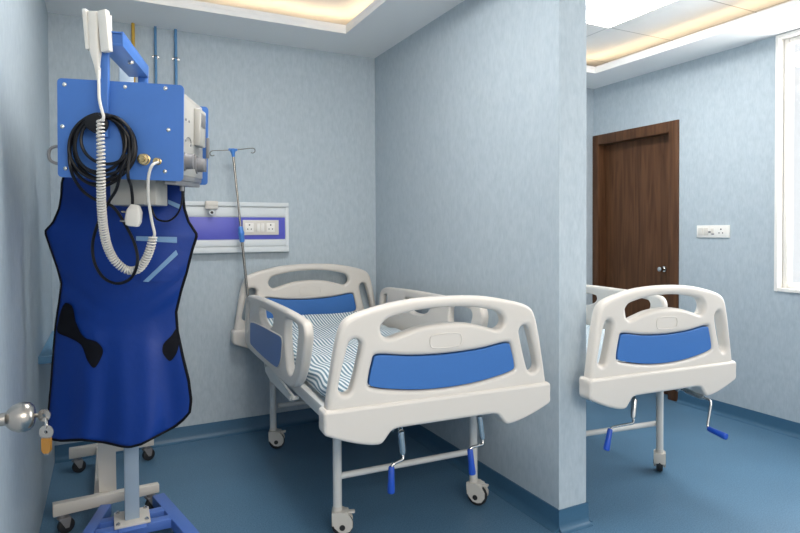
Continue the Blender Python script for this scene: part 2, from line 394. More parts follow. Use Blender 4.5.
lk = k1+vr*.006-vu*.015; bm = B()
tube(bm, [lk+(vr*.3+vn*.95)*math.cos(2*PI*i/20)*.006+vu*math.sin(2*PI*i/20)*.0105 for i in range(20)], .0011, 6, True); obj('link_ring', bm, M['chrome'], ks)
k2 = lk-vu*.018; bm = B(); disc_ring(bm, k2, .0140, .0032, .0025); box(bm, (-.0035, -.0012, -.045), (.0035, .0012, -.010), 0, Matrix.Translation(k2) @ Matrix(((vr.x, vn.x, 0, 0), (vr.y, vn.y, 0, 0), (0, 0, 1, 0), (0, 0, 0, 1))))
obj('key', bm, M['steel'], ks)
bm = B(); prism(bm, [(-.0085, -.012), (.0085, -.012), (.0085, -.036), (.0045, -.042), (-.0045, -.042), (-.0085, -.036)], k2+vn*.004, vr, vu, -vn, .008); obj('key_tag', bm, M['amber'], ks)

# ================================================================== CEILING LAMPS
def ceiling_lamp(x0, x1, y0, y1, label):
    t = thing('ceiling_light', label, 'ceiling light', ((x0+x1)/2, (y0+y1)/2, ZU))
    bm = B(); w = .02; z0, z1 = ZU-.012, ZU
    for lo, hi in (((x0, y0), (x0+w, y1)), ((x1-w, y0), (x1, y1)), ((x0+w, y0), (x1-w, y0+w)), ((x0+w, y1-w), (x1-w, y1))): box(bm, (*lo, z0), (*hi, z1), .002)
    obj('frame', bm, M['upvc'], t)
    bm = B(); box(bm, (x0+w, y0+w, ZU-.008), (x1-w, y1-w, ZU-.001)); obj('diffuser', bm, M['lamp'], t)
ceiling_lamp(PC.x-.6, PC.x, PC.y-.6, PC.y, 'square white panel light glowing in the tiled ceiling of the right bay')
ceiling_lamp(.39, .99, 1.75, 2.35, 'square white panel light in the ceiling tray of the left bay')

# ================================================================== BED
BOARD = mirror([(0, 1.027), (.09, 1.025), (.18, 1.018), (.29, .998), (.355, .980), (.385, .964), (.402, .940), (.42, .88), (.438, .785), (.457, .668), (.457, .668), (.457, .60), (.457, .60), (.2, .60), (0, .60)])
LIP = mirror([(0, .666), (.25, .666), (.462, .666), (.462, .666), (.471, .657), (.471, .62), (.471, .592), (.464, .581), (.456, .577), (.395, .553), (.33, .533), (.285, .525), (.262, .526), (.248, .537), (.235, .553), (.220, .567), (.20, .572), (.17, .573), (0, .573)])
def capsule(cx, cz, tx, tz, L, w):
    """slot outline: centre, unit axis, half length, half width"""
    out = []; nx, nz = -tz, tx
    for s, a0 in ((1, -PI/2), (-1, PI/2)):
        for i in range(7):
            a = a0+PI*i/6; out.append((cx+tx*(s*(L-w))+tx*w*math.cos(a)+nx*w*math.sin(a), cz+tz*(s*(L-w))+tz*w*math.cos(a)+nz*w*math.sin(a)))
    return out
ta = math.atan2(.18, -.047)
SLOT_R = capsule(.372, .805, math.cos(ta), math.sin(ta), .096, .0245)
SLOT_L = capsule(-.372, .805, -math.cos(ta), math.sin(ta), .096, .0245)
TOPSLOT = mirror([(0, .988), (.10, .984), (.19, .970), (.235, .957), (.255, .935), (.255, .912), (.240, .896), (.222, .892), (.19, .900), (.10, .922), (0, .929)])
PANEL = [(-.278, .835), (-.268, .838), (-.15, .824), (0, .818), (.15, .824), (.268, .838), (.284, .834), (.290, .818), (.306, .745), (.304, .732), (.290, .724), (.15, .699), (0, .691), (-.15, .699), (-.290, .724), (-.304, .732), (-.306, .745), (-.290, .818), (-.284, .834)][1:]
def shrink(ol, d, cx, cz):
    return [(x-math.copysign(min(abs(x-cx), d), x-cx), z-math.copysign(min(abs(z-cz), d), z-cz)) for x, z in ol]
def scale_z(ol, s, z0=.66): return [(x, z0+(z-z0)*s if z > z0 else z) for x, z in ol]

def bed_board(name, root, v, rot, s, sub='blue_panel', xs=1.):
    mx = Matrix.Translation((0, v, 0)) @ Matrix.Rotation(rot, 4, 'Z') @ Matrix.Diagonal((xs, 1, 1, 1))
    bm = moulded([scale_z(BOARD, s), scale_z(SLOT_R, s), scale_z(SLOT_L, s), scale_z(TOPSLOT, s), scale_z(PANEL, s)], .056, .017)
    # shallow name-plate recess ridge
    lp = smooth_path([(x, -.0285, z) for x, z in scale_z([(-.055, .889), (.055, .889), (.064, .881), (.064, .853), (.055, .845), (-.055, .845), (-.064, .853), (-.064, .881)], s)], 4, True)
    tube(bm, lp, .0021, 6, True)
    bmesh.ops.transform(bm, matrix=mx, verts=bm.verts)
    b = obj(name, bm, M['plastic'], root, True, wn=True)
    bm = moulded([scale_z(shrink(PANEL, -.0030, 0, .765), s)], .0515, .003, 6, 2); bmesh.ops.transform(bm, matrix=mx, verts=bm.verts)
    p = obj(sub, bm, M['bedblue'], b, True, wn=True); p['label'] = 'blue inset panel'
    bm = moulded([LIP], .076, .012); bmesh.ops.transform(bm, matrix=mx, verts=bm.verts)
    obj('bumper_skirt', bm, M['plastic'], b, True, wn=True)
    return b
RAIL = [(.279, .895), (.30, .915), (.383, .924), (.775, .929), (1.37, .917), (1.59, .900), (1.645, .870), (1.672, .80), (1.695, .665), (1.68, .620), (1.62, .600), (1.11, .600), (.60, .602), (.50, .615), (.42, .650), (.344, .72), (.295, .80), (.272, .86)]
RPANEL = [(1.455, .765), (1.475, .755), (1.488, .66), (1.482, .645), (1.46, .640), (.80, .645), (.755, .655), (.700, .695), (.675, .74), (.664, .782), (.672, .797), (.70, .802), (.80, .800)]
RHOLE1 = [(1.215, .868), (1.222, .850), (1.19, .82), (1.13, .802), (1.05, .798), (.96, .806), (.89, .828), (.866, .85), (.872, .868), (.90, .874), (1.05, .876), (1.19, .874)]
RHOLE2 = [(.625, .862), (.630, .82), (.61, .74), (.585, .685), (.555, .668), (.52, .668), (.475, .69), (.425, .755), (.395, .83), (.380, .870), (.395, .888), (.43, .893), (.59, .893), (.617, .885)]
RHOLE3 = [(1.61, .83), (1.628, .72), (1.620, .70), (1.60, .695), (1.58, .71), (1.535, .80), (1.515, .855), (1.53, .868), (1.57, .866), (1.60, .855)]
def bed_rail(root, u, side):
    """side -1: left, +1: right. The outer face carries a blue panel"""
    mx = Matrix(((0, 1, 0, u), (1, 0, 0, 0), (0, 0, 1, 0), (0, 0, 0, 1)))     # outline x -> bed v
    va, vb = (.285, 1.615) if side < 0 else (.385, 1.66)
    fit = lambda ol: [(va+(x-.272)*(vb-va)/1.423, z) for x, z in ol]
    bm = moulded([fit(RAIL), fit(RHOLE1), fit(RHOLE2), fit(RHOLE3)], .040, .0135)
    bmesh.ops.transform(bm, matrix=mx, verts=bm.verts)
    r = obj('side_rail', bm, M['plastic'], root, True, wn=True)
    for s in (side,):
        bm = moulded([fit(RPANEL)], .008, .003, 6, 2); bmesh.ops.transform(bm, matrix=Matrix.Translation((s*.0195, 0, 0)) @ mx, verts=bm.verts)
        p = obj('blue_panel', bm, M['bedblue'], r, True, wn=True); p['label'] = 'blue panel on the outer face'
        bm = B(); tube(bm, [Vector((u+s*.0195, x, z)) for x, z, _ in smooth_path([(a, b, 0) for a, b in fit(RPANEL)], 5, True)], .0042, 6, True); obj('panel_rim', bm, M['plastic'], r, True)
    s = -side; bm = B()                                 # swing plate that carries the rail
    prism(bm, [(1.20, .605), (1.215, .565), (1.18, .53), (1.07, .512), (.92, .512), (.63, .518), (.605, .533), (.63, .548), (.85, .562), (.98, .585), (1.01, .605)], (u+s*.012, 0, 0), (0, 1, 0), (0, 0, 1), (s, 0, 0), .012)
    for v, z in ((1.165, .57), (.635, .533)): cyl(bm, (u+s*.004, v, z), (u+s*.045, v, z), .010, n=12)
    obj('rail_arm', bm, M['enamel'], root, True)
def bed_leg(root, u, v, ztop):
    bm = B(); cyl(bm, (u, v, .115), (u, v, ztop), .0185, n=18); lg = obj('leg', bm, M['enamel'], root, True)
def bed_caster(root, u, v, ang):
    mx = Matrix.Translation((u, v, 0)) @ Matrix.Rotation(ang, 4, 'Z')
    bm = B()
    cyl(bm, (0, 0, .098), (0, 0, .128), .021, .019, 18, bev=.003)
    # two-sided hood over the wheel
    hood = []
    for i in range(13): a = math.radians(-35+i*(215+35)/12); hood.append((.020+.043*math.cos(a), .050+.043*math.sin(a)))
    hood = [(-.023, .108)] + [(.023, .108)] + [(.048, .095), (.063, .068)] + [(.062, .045), (.050, .028), (.03, .022), (.008, .026), (-.012, .045), (-.023, .075)]
    for y0 in (-.030, .018): prism(bm, hood, (0, y0, 0), (1, 0, 0), (0, 0, 1), (0, 1, 0), .012)
    box(bm, (-.023, -.028, .084), (.046, .028, .107), .006); box(bm, (-.024, -.028, .050), (-.014, .028, .106), .004)
    box(bm, (.035, -.012, .094), (.072, .012, .104), .004)     # brake tread
    bmesh.ops.transform(bm, matrix=mx, verts=bm.verts); c = obj('caster', bm, M['offwhite'], root, True)
    bm = B(); lathe(bm, (.020, -.0165, .046), (0, 1, 0), [(0, .036), (.003, .043), (.0165, .046), (.030, .043), (.033, .036)], 26)
    lathe(bm, (.020, -.032, .046), (0, 1, 0), [(0, .012), (.064, .012)], 14)
    bmesh.ops.transform(bm, matrix=mx, verts=bm.verts); obj('wheel', bm, M['wheel'], c, True)
def bed_crank(root, pts, socket=(0, 1)):
    """pts: pivot, socket end, bend..., grip start, grip end (bed space)"""
    P = [Vector(p) for p in pts]; bm = B()
    lathe(bm, P[0], P[1]-P[0], [(0, .009), (.004, .0125), ((P[1]-P[0]).length-.01, .0125), ((P[1]-P[0]).length, .009)], 16)
    rod = [P[1]]
    for i in range(2, len(P)-1):
        a = P[i]; pr = P[i-1]; nx = P[i+1]
        r = min(.018, (a-pr).length*.45, (nx-a).length*.45)
        for t in (0, .25, .5, .75, 1):
            q0 = a+(pr-a).normalized()*r; q1 = a+(nx-a).normalized()*r
            rod.append((1-t)**2*q0+2*t*(1-t)*a+t*t*q1)
    rod.append(P[-1]-(P[-1]-P[-2])*.2)
    tube(bm, rod, .0056, 10)
    yo = P[0]+Vector((0, .03, .02)); cyl(bm, yo+Vector((-.022, 0, 0)), yo+Vector((.022, 0, 0)), .010, n=14)
    box(bm, (yo.x-.020, yo.y-.006, yo.z-.030), (yo.x-.014, yo.y+.012, yo.z+.02), .001); box(bm, (yo.x+.014, yo.y-.006, yo.z-.030), (yo.x+.020, yo.y+.012, yo.z+.02), .001)
    cyl(bm, yo, P[0], .008, n=12)
    cyl(bm, yo, yo+Vector((0, .45, .01)), .009, n=12)
    c = obj('crank', bm, M['chrome'], root, True)
    bm = B(); g = P[-1]-P[-2]; L = g.length
    lathe(bm, P[-2]+g*.06, g, [(0, .009), (.004, .0115), (L*.5, .0125), (L*.9, .0145), (L*.97, .013), (L, .007)], 16); h_ = obj('grip', bm, M['grip'], c, True); h_['label'] = 'blue plastic crank grip'
def make_bed(label, loc, rot, left_rail, cranks, foot_rot, head_rot, casts):
    root = thing('hospital_bed', label, 'hospital bed', loc, rot, None)
    bed_board('footboard', root, 0, foot_rot, 1.0, xs=.985)
    bed_board('headboard', root, 1.80, head_rot, 1.085, xs=1.05)
    if left_rail: bed_rail(root, -.425, -1)
    bed_rail(root, .440, 1)
    bm = B()
    for u in (-.375, .375): box(bm, (u-.015, .035, .552), (u+.015, 1.77, .602), .003)
    for v in (.06, .43, 1.0, 1.48, 1.74): box(bm, (-.36, v-.015, .556), (.36, v+.015, .586), .002)
    for i in range(11): box(bm, (-.36, .11+i*.155, .588), (.36, .18+i*.155, .598), .001)
    for u in (-.25, .37): box(bm, (u-.02, .38, .49), (u+.02, 1.53, .53), .003)
    obj('bed_frame', bm, M['enamel'], root, True)
    for (u, v, a) in casts: bed_leg(root, u, v, .555); bed_caster(root, u, v, a)
    for v in (casts[0][1], casts[2][1]):
        bm = B(); cyl(bm, (casts[0][0], v, .248), (casts[1][0], v, .248), .0135, n=16); obj('cross_bar', bm, M['enamel'], root, True)
    bm = B()
    for u in (-.12, .22): cyl(bm, (u, .5, .46), (u, 1.2, .53), .012, n=12)
    obj('crank_linkage', bm, M['enamel'], root, True)
    for c in cranks: bed_crank(root, c)
    return root
def mattress(label, loc, rot):
    bm = B(); uvl = bm.loops.layers.uv.new('UVMap')
    U0, U1, Z0, Z1 = -.362, .385, .605, .695
    # cross-section (u, z) from left underside over the top to right underside, with arc length as texture coordinate
    sec = []; R = .035
    sec.append((U0+.02, Z0)); sec.append((U0, Z0+.015)); 
    for i in range(3): sec.append((U0-.004*math.sin(PI*(i+1)/4), Z0+.015+(Z1-R-Z0-.015)*(i+1)/4))
    for i in range(6): a = PI-PI/2*i/5; sec.append((U0+R+R*math.cos(a), Z1-R+R*math.sin(a)))
    for i in range(1, 28): sec.append((U0+R+(U1-U0-2*R)*i/28, Z1))
    for i in range(6): a = PI/2-PI/2*i/5; sec.append((U1-R+R*math.cos(a), Z1-R+R*math.sin(a)))
    for i in range(3): sec.append((U1+.004*math.sin(PI*(3-i)/4), Z1-R-(Z1-R-Z0-.015)*(i+1)/4))
    sec.append((U1, Z0+.015)); sec.append((U1-.02, Z0))
    arc = [0.]
    for a, b in zip(sec, sec[1:]): arc.append(arc[-1]+math.hypot(a[0]-b[0], a[1]-b[1]))
    NV = 90; V0, V1 = .055, 1.735; grid = []
    for j in range(NV+1):
        v = V0+(V1-V0)*j/NV
        lift = .052*max(0, (v-1.50)/.235)**1.6 if v > 1.5 else 0.
        endr = min(v-V0, V1-v); er = max(0, 1-endr/.03)
        row = []
        for (u, z) in sec:
            k = (z-Z0)/(Z1-Z0); f = k**2
            z2 = z+lift*f-.022*er*er*k
            wr = .004*math.sin(9*v+14*u)+.003*math.sin(23*v-9*u+1)+.003*math.sin(31*v+3)*math.sin(7*u)
            side = math.exp(-((u-U0)/.05)**2)+math.exp(-((u-U1)/.05)**2)
            z2 += wr*f+.006*side*f*math.sin(26*v+1.3)*math.sin(11*v)
            uu = u+side*(1-abs(2*k-1))*.008*math.sin(19*v+4*k)*(1 if u > 0 else -1)
            row.append(bm.verts.new((uu, v, z2)))
        grid.append(row)
    n = len(sec)
    for j in range(NV):
        for i in range(n-1):
            f = bm.faces.new((grid[j][i], grid[j][i+1], grid[j+1][i+1], grid[j+1][i]))
            for lp, (ii, jj) in zip(f.loops, ((i, j), (i+1, j), (i+1, j+1), (i, j+1))):
                vv = V0+(V1-V0)*jj/NV
                lp[uvl].uv = (arc[ii]+.003*math.sin(21*vv+2)*math.exp(-(arc[ii]-.08)**2/.01), vv)
    for row in (grid[0], grid[-1]):
        f = bm.faces.new(row)
        for lp in f.loops: lp[uvl].uv = (lp.vert.co.x, lp.vert.co.z)
    f = None
    for j in range(NV):
        f = bm.faces.new((grid[j][0], grid[j+1][0], grid[j+1][-1], grid[j][-1]))
        for lp in f.loops: lp[uvl].uv = (lp.vert.co.x, lp.vert.co.y)
    o = obj('mattress', bm, M['sheet'], None, True, angle=60)
    o.location = loc; o.rotation_euler = (0, 0, rot)
    return tag(o, label, 'mattress')
R1, R2 = math.radians(-2.2), math.radians(-7.0)
L1, L2 = (1.11, 1.855, 0), (2.156, 1.750, 0)
vk = .10
c1 = [(-.126, vk, .515), (-.120, vk-.005, .425), (-.121, vk-.01, .408), (-.172, vk-.015, .398), (-.176, vk-.02, .298)]
c2 = [(.222, vk, .525), (.234, vk-.005, .428), (.233, vk-.01, .408), (.168, vk-.015, .408), (.176, vk-.02, .305)]
c3 = [(-.062, vk, .510), (-.092, vk-.02, .430), (-.098, vk-.03, .413), (-.245, vk-.04, .413), (-.278, vk-.05, .325)]
c4 = [(.262, .10, .518), (.262, -.005, .512), (.262, -.045, .510), (.228, -.05, .394), (.228, -.145, .388)]
bed1 = make_bed('white hospital bed in the left bay with both side rails raised and cranks folded', L1, R1, True, [c1, c2], math.radians(-1.3), math.radians(2.2),
                [(-.276, .41, -.35), (.385, .41, -.95), (-.306, 1.50, -.35), (.385, 1.50, .2)])
bed2 = make_bed('white hospital bed in the right bay beyond the partition wall, one crank swung out', L2, R2, False, [c3, c4], math.radians(2.6), math.radians(7),
                [(-.270, .425, 2.2), (.408, .395, .78), (-.275, 1.48, .5), (.385, 1.48, .2)])
mattress('mattress under a blue and white striped sheet on the bed in the left bay', L1, R1)
m2 = mattress('striped mattress on the bed beyond the partition wall, mostly hidden behind its footboard', L2, R2)
bed2.scale = (.905, 1, 1); m2.scale = (.905, .97, 1)
m2.location.x += .015*math.sin(-R2); m2.location.y += .015*math.cos(R2)

# ================================================================== DRIP STAND on the bed head
BM1 = Matrix.Translation(L1) @ Matrix.Rotation(R1, 4, 'Z')
def b1(u, v, z): return BM1 @ Vector((u, v, z))
iv0 = b1(-.380, 1.715, .575); iv1 = b1(-.4865, 1.715, 1.752)
iv = thing('drip_stand', 'thin leaning steel drip stand with two hooks fixed at the head of the left bed', 'drip stand', iv0)
dv = iv1-iv0
bm = B(); cyl(bm, iv0, iv0+dv*.60, .0085, n=14); cyl(bm, iv0+dv*.58, iv1, .0068, n=14); obj('pole', bm, M['steel'], iv)
bm = B(); lathe(bm, iv0+dv*.535, dv, [(0, .011), (.008, .0155), (.044, .0165), (.052, .0190), (.060, .0190), (.066, .016), (.090, .0145), (.096, .010)], 18); o = obj('collar', bm, M['ivblue'], iv); o['label'] = 'blue height collar'
bm = B(); lathe(bm, iv1-dv.normalized()*.035, dv, [(0, .009), (.02, .011), (.035, .017), (.045, .018), (.05, .012)], 16)
hx = Vector((math.cos(R1), math.sin(R1), .12)).normalized()
box(bm, (-.026, -.008, -.007), (.026, .008, .007), .003, Matrix.Translation(iv1+Vector((0, 0, .008)))); o = obj('hook_head', bm, M['ivblue'], iv); o['label'] = 'blue hook head'
for s in (-1, 1):
    c = iv1+Vector((0, 0, .008)); bm = B(); e = c+hx*s*.118
    pts = [c+hx*s*.02, c+hx*s*.06, e+Vector((0, 0, .002))]
    for i in range(1, 9): a = PI*.5-PI*1.25*i/8; pts.append(e+Vector((0, 0, -.013))+hx*s*(.0145*math.cos(a))+Vector((0, 0, .0145*math.sin(a))))
    tube(bm, smooth_path(pts, 3), .0030, 8); obj('hook', bm, M['steel'], iv)

# ================================================================== BED-HEAD TRUNKING on the back wall
tk = thing('bed_head_trunking', 'white wall trunking with violet blue strip and sockets above the left bed', 'wall trunking', (.6, YB, 1.29))
X0, X1 = .12, 1.056
bm = B(); yw = YB
box(bm, (X0, yw-.040, 1.137), (X1, yw, 1.452), .003)
box(bm, (X0, yw-.056, 1.425), (X1, yw-.038, 1.452), .003); box(bm, (X0, yw-.047, 1.362), (X1, yw-.039, 1.418), .002)
box(bm, (X0, yw-.047, 1.178), (X1, yw-.039, 1.213), .002); box(bm, (X0, yw-.056, 1.139), (X1, yw-.038, 1.172), .004)
obj('housing', bm, M['rail'], tk)
bm = B(); box(bm, (X0, yw-.043, 1.220), (X1-.022, yw-.038, 1.358), .001); o = obj('strip', bm, M['violet'], tk); o['label'] = 'violet blue strip'
bm = B(); box(bm, (X1-.020, yw-.050, 1.137), (X1+.002, yw, 1.422), .003); obj('end_cap', bm, M['rail'], tk)
pa, pb = at(242.5, 220, 1, yw-.045), at(278.5, 234.8, 1, yw-.045)
bm = B(); box(bm, (pa.x, yw-.054, pb.z), (pb.x, yw-.042, pa.z), .003); sp = obj('socket_plate', bm, M['white'], tk); sp['label'] = 'white socket plate'
pw = pb.x-pa.x; ph = pa.z-pb.z; zc = (pa.z+pb.z)/2
for cx in (pa.x+pw*.18, pa.x+pw*.77):
    bm = B(); box(bm, (cx-.026, yw-.0545, zc-.028), (cx+.026, yw-.0535, zc+.028), .0005); obj('socket_face', bm, M['upvc'], sp)
    for dx, dz, r in ((0, .016, .0048), (-.011, -.010, .0038), (.011, -.010, .0038)):
        bm = B(); cyl(bm, (cx+dx, yw-.0550, zc+dz), (cx+dx, yw-.0535, zc+dz), r, n=12); obj('socket_hole', bm, M['dark'], sp)
bm = B(); box(bm, (pa.x+pw*.37, yw-.059, zc-.026), (pa.x+pw*.47, yw-.053, zc+.026), .002); box(bm, (pa.x+pw*.485, yw-.059, zc-.026), (pa.x+pw*.585, yw-.053, zc+.026), .002); obj('rocker_switch', bm, M['upvc'], sp)
ga, gb = at(204.8, 201, 1, yw-.07), at(217.5, 209, 1, yw-.07); gx = (ga.x+gb.x)/2
go = thing('gas_outlet', 'small white gas outlet with grey nozzle clipped on the top rail of the wall trunking', 'gas outlet', (gx, yw-.06, 1.44))
bm = B(); box(bm, (ga.x, yw-.100, gb.z-.002), (gb.x, yw-.0565, ga.z), .006); box(bm, (ga.x+.006, yw-.104, gb.z+.02), (gb.x-.006, yw-.098, ga.z-.008), .002); obj('body', bm, M['white'], go)
bm = B(); lathe(bm, (gx, yw-.058, gb.z-.022), (0, -1, 0), [(0, .018), (.025, .018), (.03, .014), (.034, .014)], 18); n_ = obj('nozzle', bm, M['rail'], go); 
bm = B(); lathe(bm, (gx, yw-.0925, gb.z-.022), (0, -1, 0), [(0, .0085), (.002, .0085)], 16); obj('nozzle_bore', bm, M['dark'], n_)
# gas pipes down the back wall
for x, m, lab, r in ((.158, 'yellow', 'yellow gas pipe on the back wall behind the hanging white handset', .0095), (.277, 'pipeblue', 'blue gas pipe on the back wall, the one next to the yellow pipe', .0075), (.388, 'pipeblue', 'blue gas pipe on the back wall, the one nearest the partition', .0085)):
    t = thing('gas_pipe', lab, 'pipe', (x, YB-.02, 1.45))
    bm = B(); cyl(bm, (x, YB-.022, 1.4525), (x, YB-.022, H-.001), r, n=14); obj('tube', bm, M[m], t)
    for z in (1.6, 2.3):
        bm = B(); tube(bm, [Vector((x+math.cos(a)*(r+.002), YB-.022-math.sin(a)*(r+.002), z)) for a in [PI*i/8 for i in range(9)]], .0025, 6); box(bm, (x-r-.012, YB-.004, z-.006), (x+r+.012, YB, z+.006)); obj('clip', bm, M['steel'], t)
# blue shelf on the left wall
sh = thing('wall_shelf', 'pale blue shelf on the left wall, half hidden behind the lead apron', 'shelf', (XL, 3.3, .70))
bm = B(); box(bm, (XL, 2.945, .700), (XL+.22, 3.70, .733), .003); obj('shelf_board', bm, M['shelf'], sh)
for y in (3.3, 3.6):
    bm = B(); prism(bm, [(0, .70), (.15, .70), (.15, .692), (.012, .64), (0, .64)], (XL, y, 0), (1, 0, 0), (0, 0, 1), (0, 1, 0), .012); obj('bracket', bm, M['enamel'], sh)
# switch plate by the wooden door
sa, sb = at(697.5, 225.5, 0, XR), at(730.3, 237.8, 0, XR); sw = thing('switch_plate', 'white switch and socket plate on the wall between the wooden door and window', 'switch', (XR, (sa.y+sb.y)/2, sb.z))
y0, y1 = sorted((sa.y, sb.y)); z0, z1 = sb.z, sa.z; Lw = y1-y0; zc = (z0+z1)/2
bm = B(); box(bm, (XR-.010, y0, z0), (XR, y1, z1), .003); obj('plate', bm, M['upvc'], sw)
for f in (.70, .87):
    bm = B(); box(bm, (XR-.014, y0+Lw*f-.018, zc-.026), (XR-.009, y0+Lw*f+.018, zc+.026), .002); obj('rocker', bm, M['white'], sw)
bm = B(); box(bm, (XR-.014, y0+Lw*.50-.012, zc-.022), (XR-.009, y0+Lw*.50+.012, zc+.022), .002); obj('rocker', bm, M['white'], sw)
bm = B(); box(bm, (XR-.0145, y0+Lw*.585-.008, zc-.010), (XR-.009, y0+Lw*.585+.008, zc+.003), .001); box(bm, (XR-.0145, y0+Lw*.48-.010, zc-.022), (XR-.0135, y0+Lw*.48+.010, zc-.014), .0003); obj('indicator', bm, M['grey'], sw)
for dy, dz, r in ((0, .015, .0055), (-.013, -.010, .0042), (.013, -.010, .0042)):
    bm = B(); cyl(bm, (XR-.0106, y0+Lw*.25+dy, zc+dz), (XR-.0095, y0+Lw*.25+dy, zc+dz), r, n=12); obj('socket_hole', bm, M['dark'], sw)

# ================================================================== MOBILE X-RAY UNIT
xr = thing('xray_machine', 'blue mobile x-ray machine on a column with splayed blue base legs', 'x-ray machine', (.083, 2.60, 0))
yw_, pt_, rl_ = [math.radians(a) for a in (18.476, 2.898, 1.651)]
yw_, pt_, rl_ = math.radians(18.476), math.radians(2.898), math.radians(1.651)
def RX(v):
    x, y, z = v
    x, z = math.cos(rl_)*x+math.sin(rl_)*z, -math.sin(rl_)*x+math.cos(rl_)*z
    y, z = math.cos(pt_)*y-math.sin(pt_)*z, math.sin(pt_)*y+math.cos(pt_)*z
    x, y = math.cos(yw_)*x+math.sin(yw_)*y, -math.sin(yw_)*x+math.cos(yw_)*y
    return Vector((x, y, z))
Yr = math.radians(YAW)
XC = Vector((math.sin(Yr)*1.85+math.cos(Yr)*-.878, math.cos(Yr)*1.85-math.sin(Yr)*-.878, 1.59))
ex, ey, ez = RX((1, 0, 0)), RX((0, 1, 0)), RX((0, 0, 1))
XM = Matrix(((ex.x, ey.x, ez.x, XC.x), (ex.y, ey.y, ez.y, XC.y), (ex.z, ey.z, ez.z, XC.z), (0, 0, 0, 1)))
XW, XH, XD = .375, .305, .443
def fx(px, py, off=0.):                              # sight line meets the front plate (off = metres in front of it)
    r = ray(px, py); o = Vector((0, 0, CAM_H)); p0 = XC-ey*off; return o+r*((p0-o).dot(ey)/r.dot(ey))
def fl(px, py, off=0.): return XM.inverted() @ fx(px, py, off)
a, b_ = XW/2, XH/2
def plate(bm, x0, x1, z0, z1, y0, y1, r=.012):
    pts = []
    for cx, cz, a0 in ((x1-r, z1-r, 0), (x0+r, z1-r, 90), (x0+r, z0+r, 180), (x1-r, z0+r, 270)):
        for i in range(5): an = math.radians(a0+90*i/4); pts.append((cx+r*math.cos(an), cz+r*math.sin(an)))
    prism(bm, pts, (0, y0, 0), (1, 0, 0), (0, 0, 1), (0, 1, 0), y1-y0)
def xo(name, bm, m, parent=None):
    bmesh.ops.transform(bm, matrix=XM, verts=bm.verts); return obj(name, bm, m, parent or xr)
bm = B(); plate(bm, -a, a, -b_, b_, 0, .010); fpl = xo('front_plate', bm, M['xblue'])
for px, py in ((64.5, 84.5), (125, 87), (165.5, 88.5), (62.5, 126.5), (168.5, 130), (65.5, 168.5), (165, 171.5)):
    c = fl(px, py); bm = B(); lathe(bm, (c.x, .0005, c.z), (0, -1, 0), [(0, .0068), (.002, .0066), (.0042, .004), (.0048, .001)], 14); xo('screw', bm, M['chrome'], fpl)
bm = B(); plate(bm, -a, a, -b_, b_, XD-.010, XD); xo('rear_plate', bm, M['xblue'])
bm = B(); box(bm, (-a+.012, .009, -b_+.022), (a-.018, XD-.009, b_-.020), .004); box(bm, (-a+.012, .009, b_-.021), (a-.022, XD-.009, b_-.006), .002); hs = xo('housing', bm, M['beige'])
bm = B(); box(bm, (-a+.03, .02, -b_+.004), (a-.02, XD-.02, -b_+.024), .004); box(bm, (a-.06, .015, -b_-.012), (a-.024, XD-.03, -b_+.012), .003); xo('under_tray', bm, M['grey'])
# control side
cx_ = a-.019
bm = B(); box(bm, (cx_, .255, -.015), (cx_+.024, .365, .120), .006); dp = xo('display_module', bm, M['beige'])
bm = B(); box(bm, (cx_+.0235, .270, .055), (cx_+.0255, .35, .105), .001); xo('display', bm, M['grey'], dp)
bm = B(); box(bm, (cx_-.001, .028, .088), (cx_+.002, .085, .122), .001); xo('meter_window', bm, M['grey'], hs)
for y in (.11, .315):
    bm = B(); lathe(bm, (cx_, y, -.082), (1, 0, 0), [(0, .033), (.004, .033), (.006, .027), (.030, .025), (.033, .020)], 24); box(bm, (cx_+.031, y-.003, -.107), (cx_+.036, y+.003, -.057), .001); xo('control_knob', bm, M['grey'])
for y, z in ((.06, .04), (.06, .0), (.12, -.01), (.2, -.02), (.12, .06), (.17, .06)):
    bm = B(); lathe(bm, (cx_, y, z), (1, 0, 0), [(0, .005), (.004, .004)], 10); xo('button', bm, M['grey'])
bm = B(); tube(bm, [Vector((cx_+.002, .165+.04*math.cos(t*PI/10), -.012+.016*math.sin(t*PI/10))) for t in range(11)], .0018, 6); xo('panel_marking', bm, M['grey'])
bm = B(); box(bm, (a-.002, XD-.035, -.05), (a+.010, XD-.022, .03), .003); xo('side_catch', bm, M['grey'])
# carrying loop on the left
bm = B(); p1, p2 = fl(57, 146), fl(57, 163)
tube(bm, smooth_path([(-a+.01, .02, p1.z), (-a-.012, .02, p1.z), (-a-.029, .02, p1.z-.008), (-a-.034, .02, (p1.z+p2.z)/2), (-a-.029, .02, p2.z+.008), (-a-.012, .02, p2.z), (-a+.01, .02, p2.z)], 5), .0048, 10); xo('carry_handle', bm, M['grey'])
# yoke over the housing
A0 = fl(105, 128); A1 = fl(106.5, 33, .012); ya = -.020; xa = (A0.x+A1.x)/2; zt = A1.z+.006
bm = B(); box(bm, (A0.x-.0155, ya, A0.z-.03), (A0.x+.0155, -.0005, zt-.02), .002)
box(bm, (xa-.018, ya, zt-.045), (xa+.055, XD+.026, zt-.037), .002); box(bm, (xa-.016, ya+.012, zt-.044), (xa+.053, ya+.018, zt-.003))                # underside of the channel
box(bm, (xa-.018, ya, zt-.045), (xa-.013, XD+.026, zt), .001); box(bm, (xa+.050, ya, zt-.045), (xa+.055, XD+.026, zt), .001)
box(bm, (xa-.018, ya+.004, zt-.005), (xa+.055, XD+.026, zt), .001)
box(bm, (xa+.018, XD+.010, -.05), (xa+.055, XD+.026, zt-.02), .002)
for v in bm.verts: v.co.x -= .052*max(0, v.co.y)/XD
xo('yoke', bm, M['xblue'])
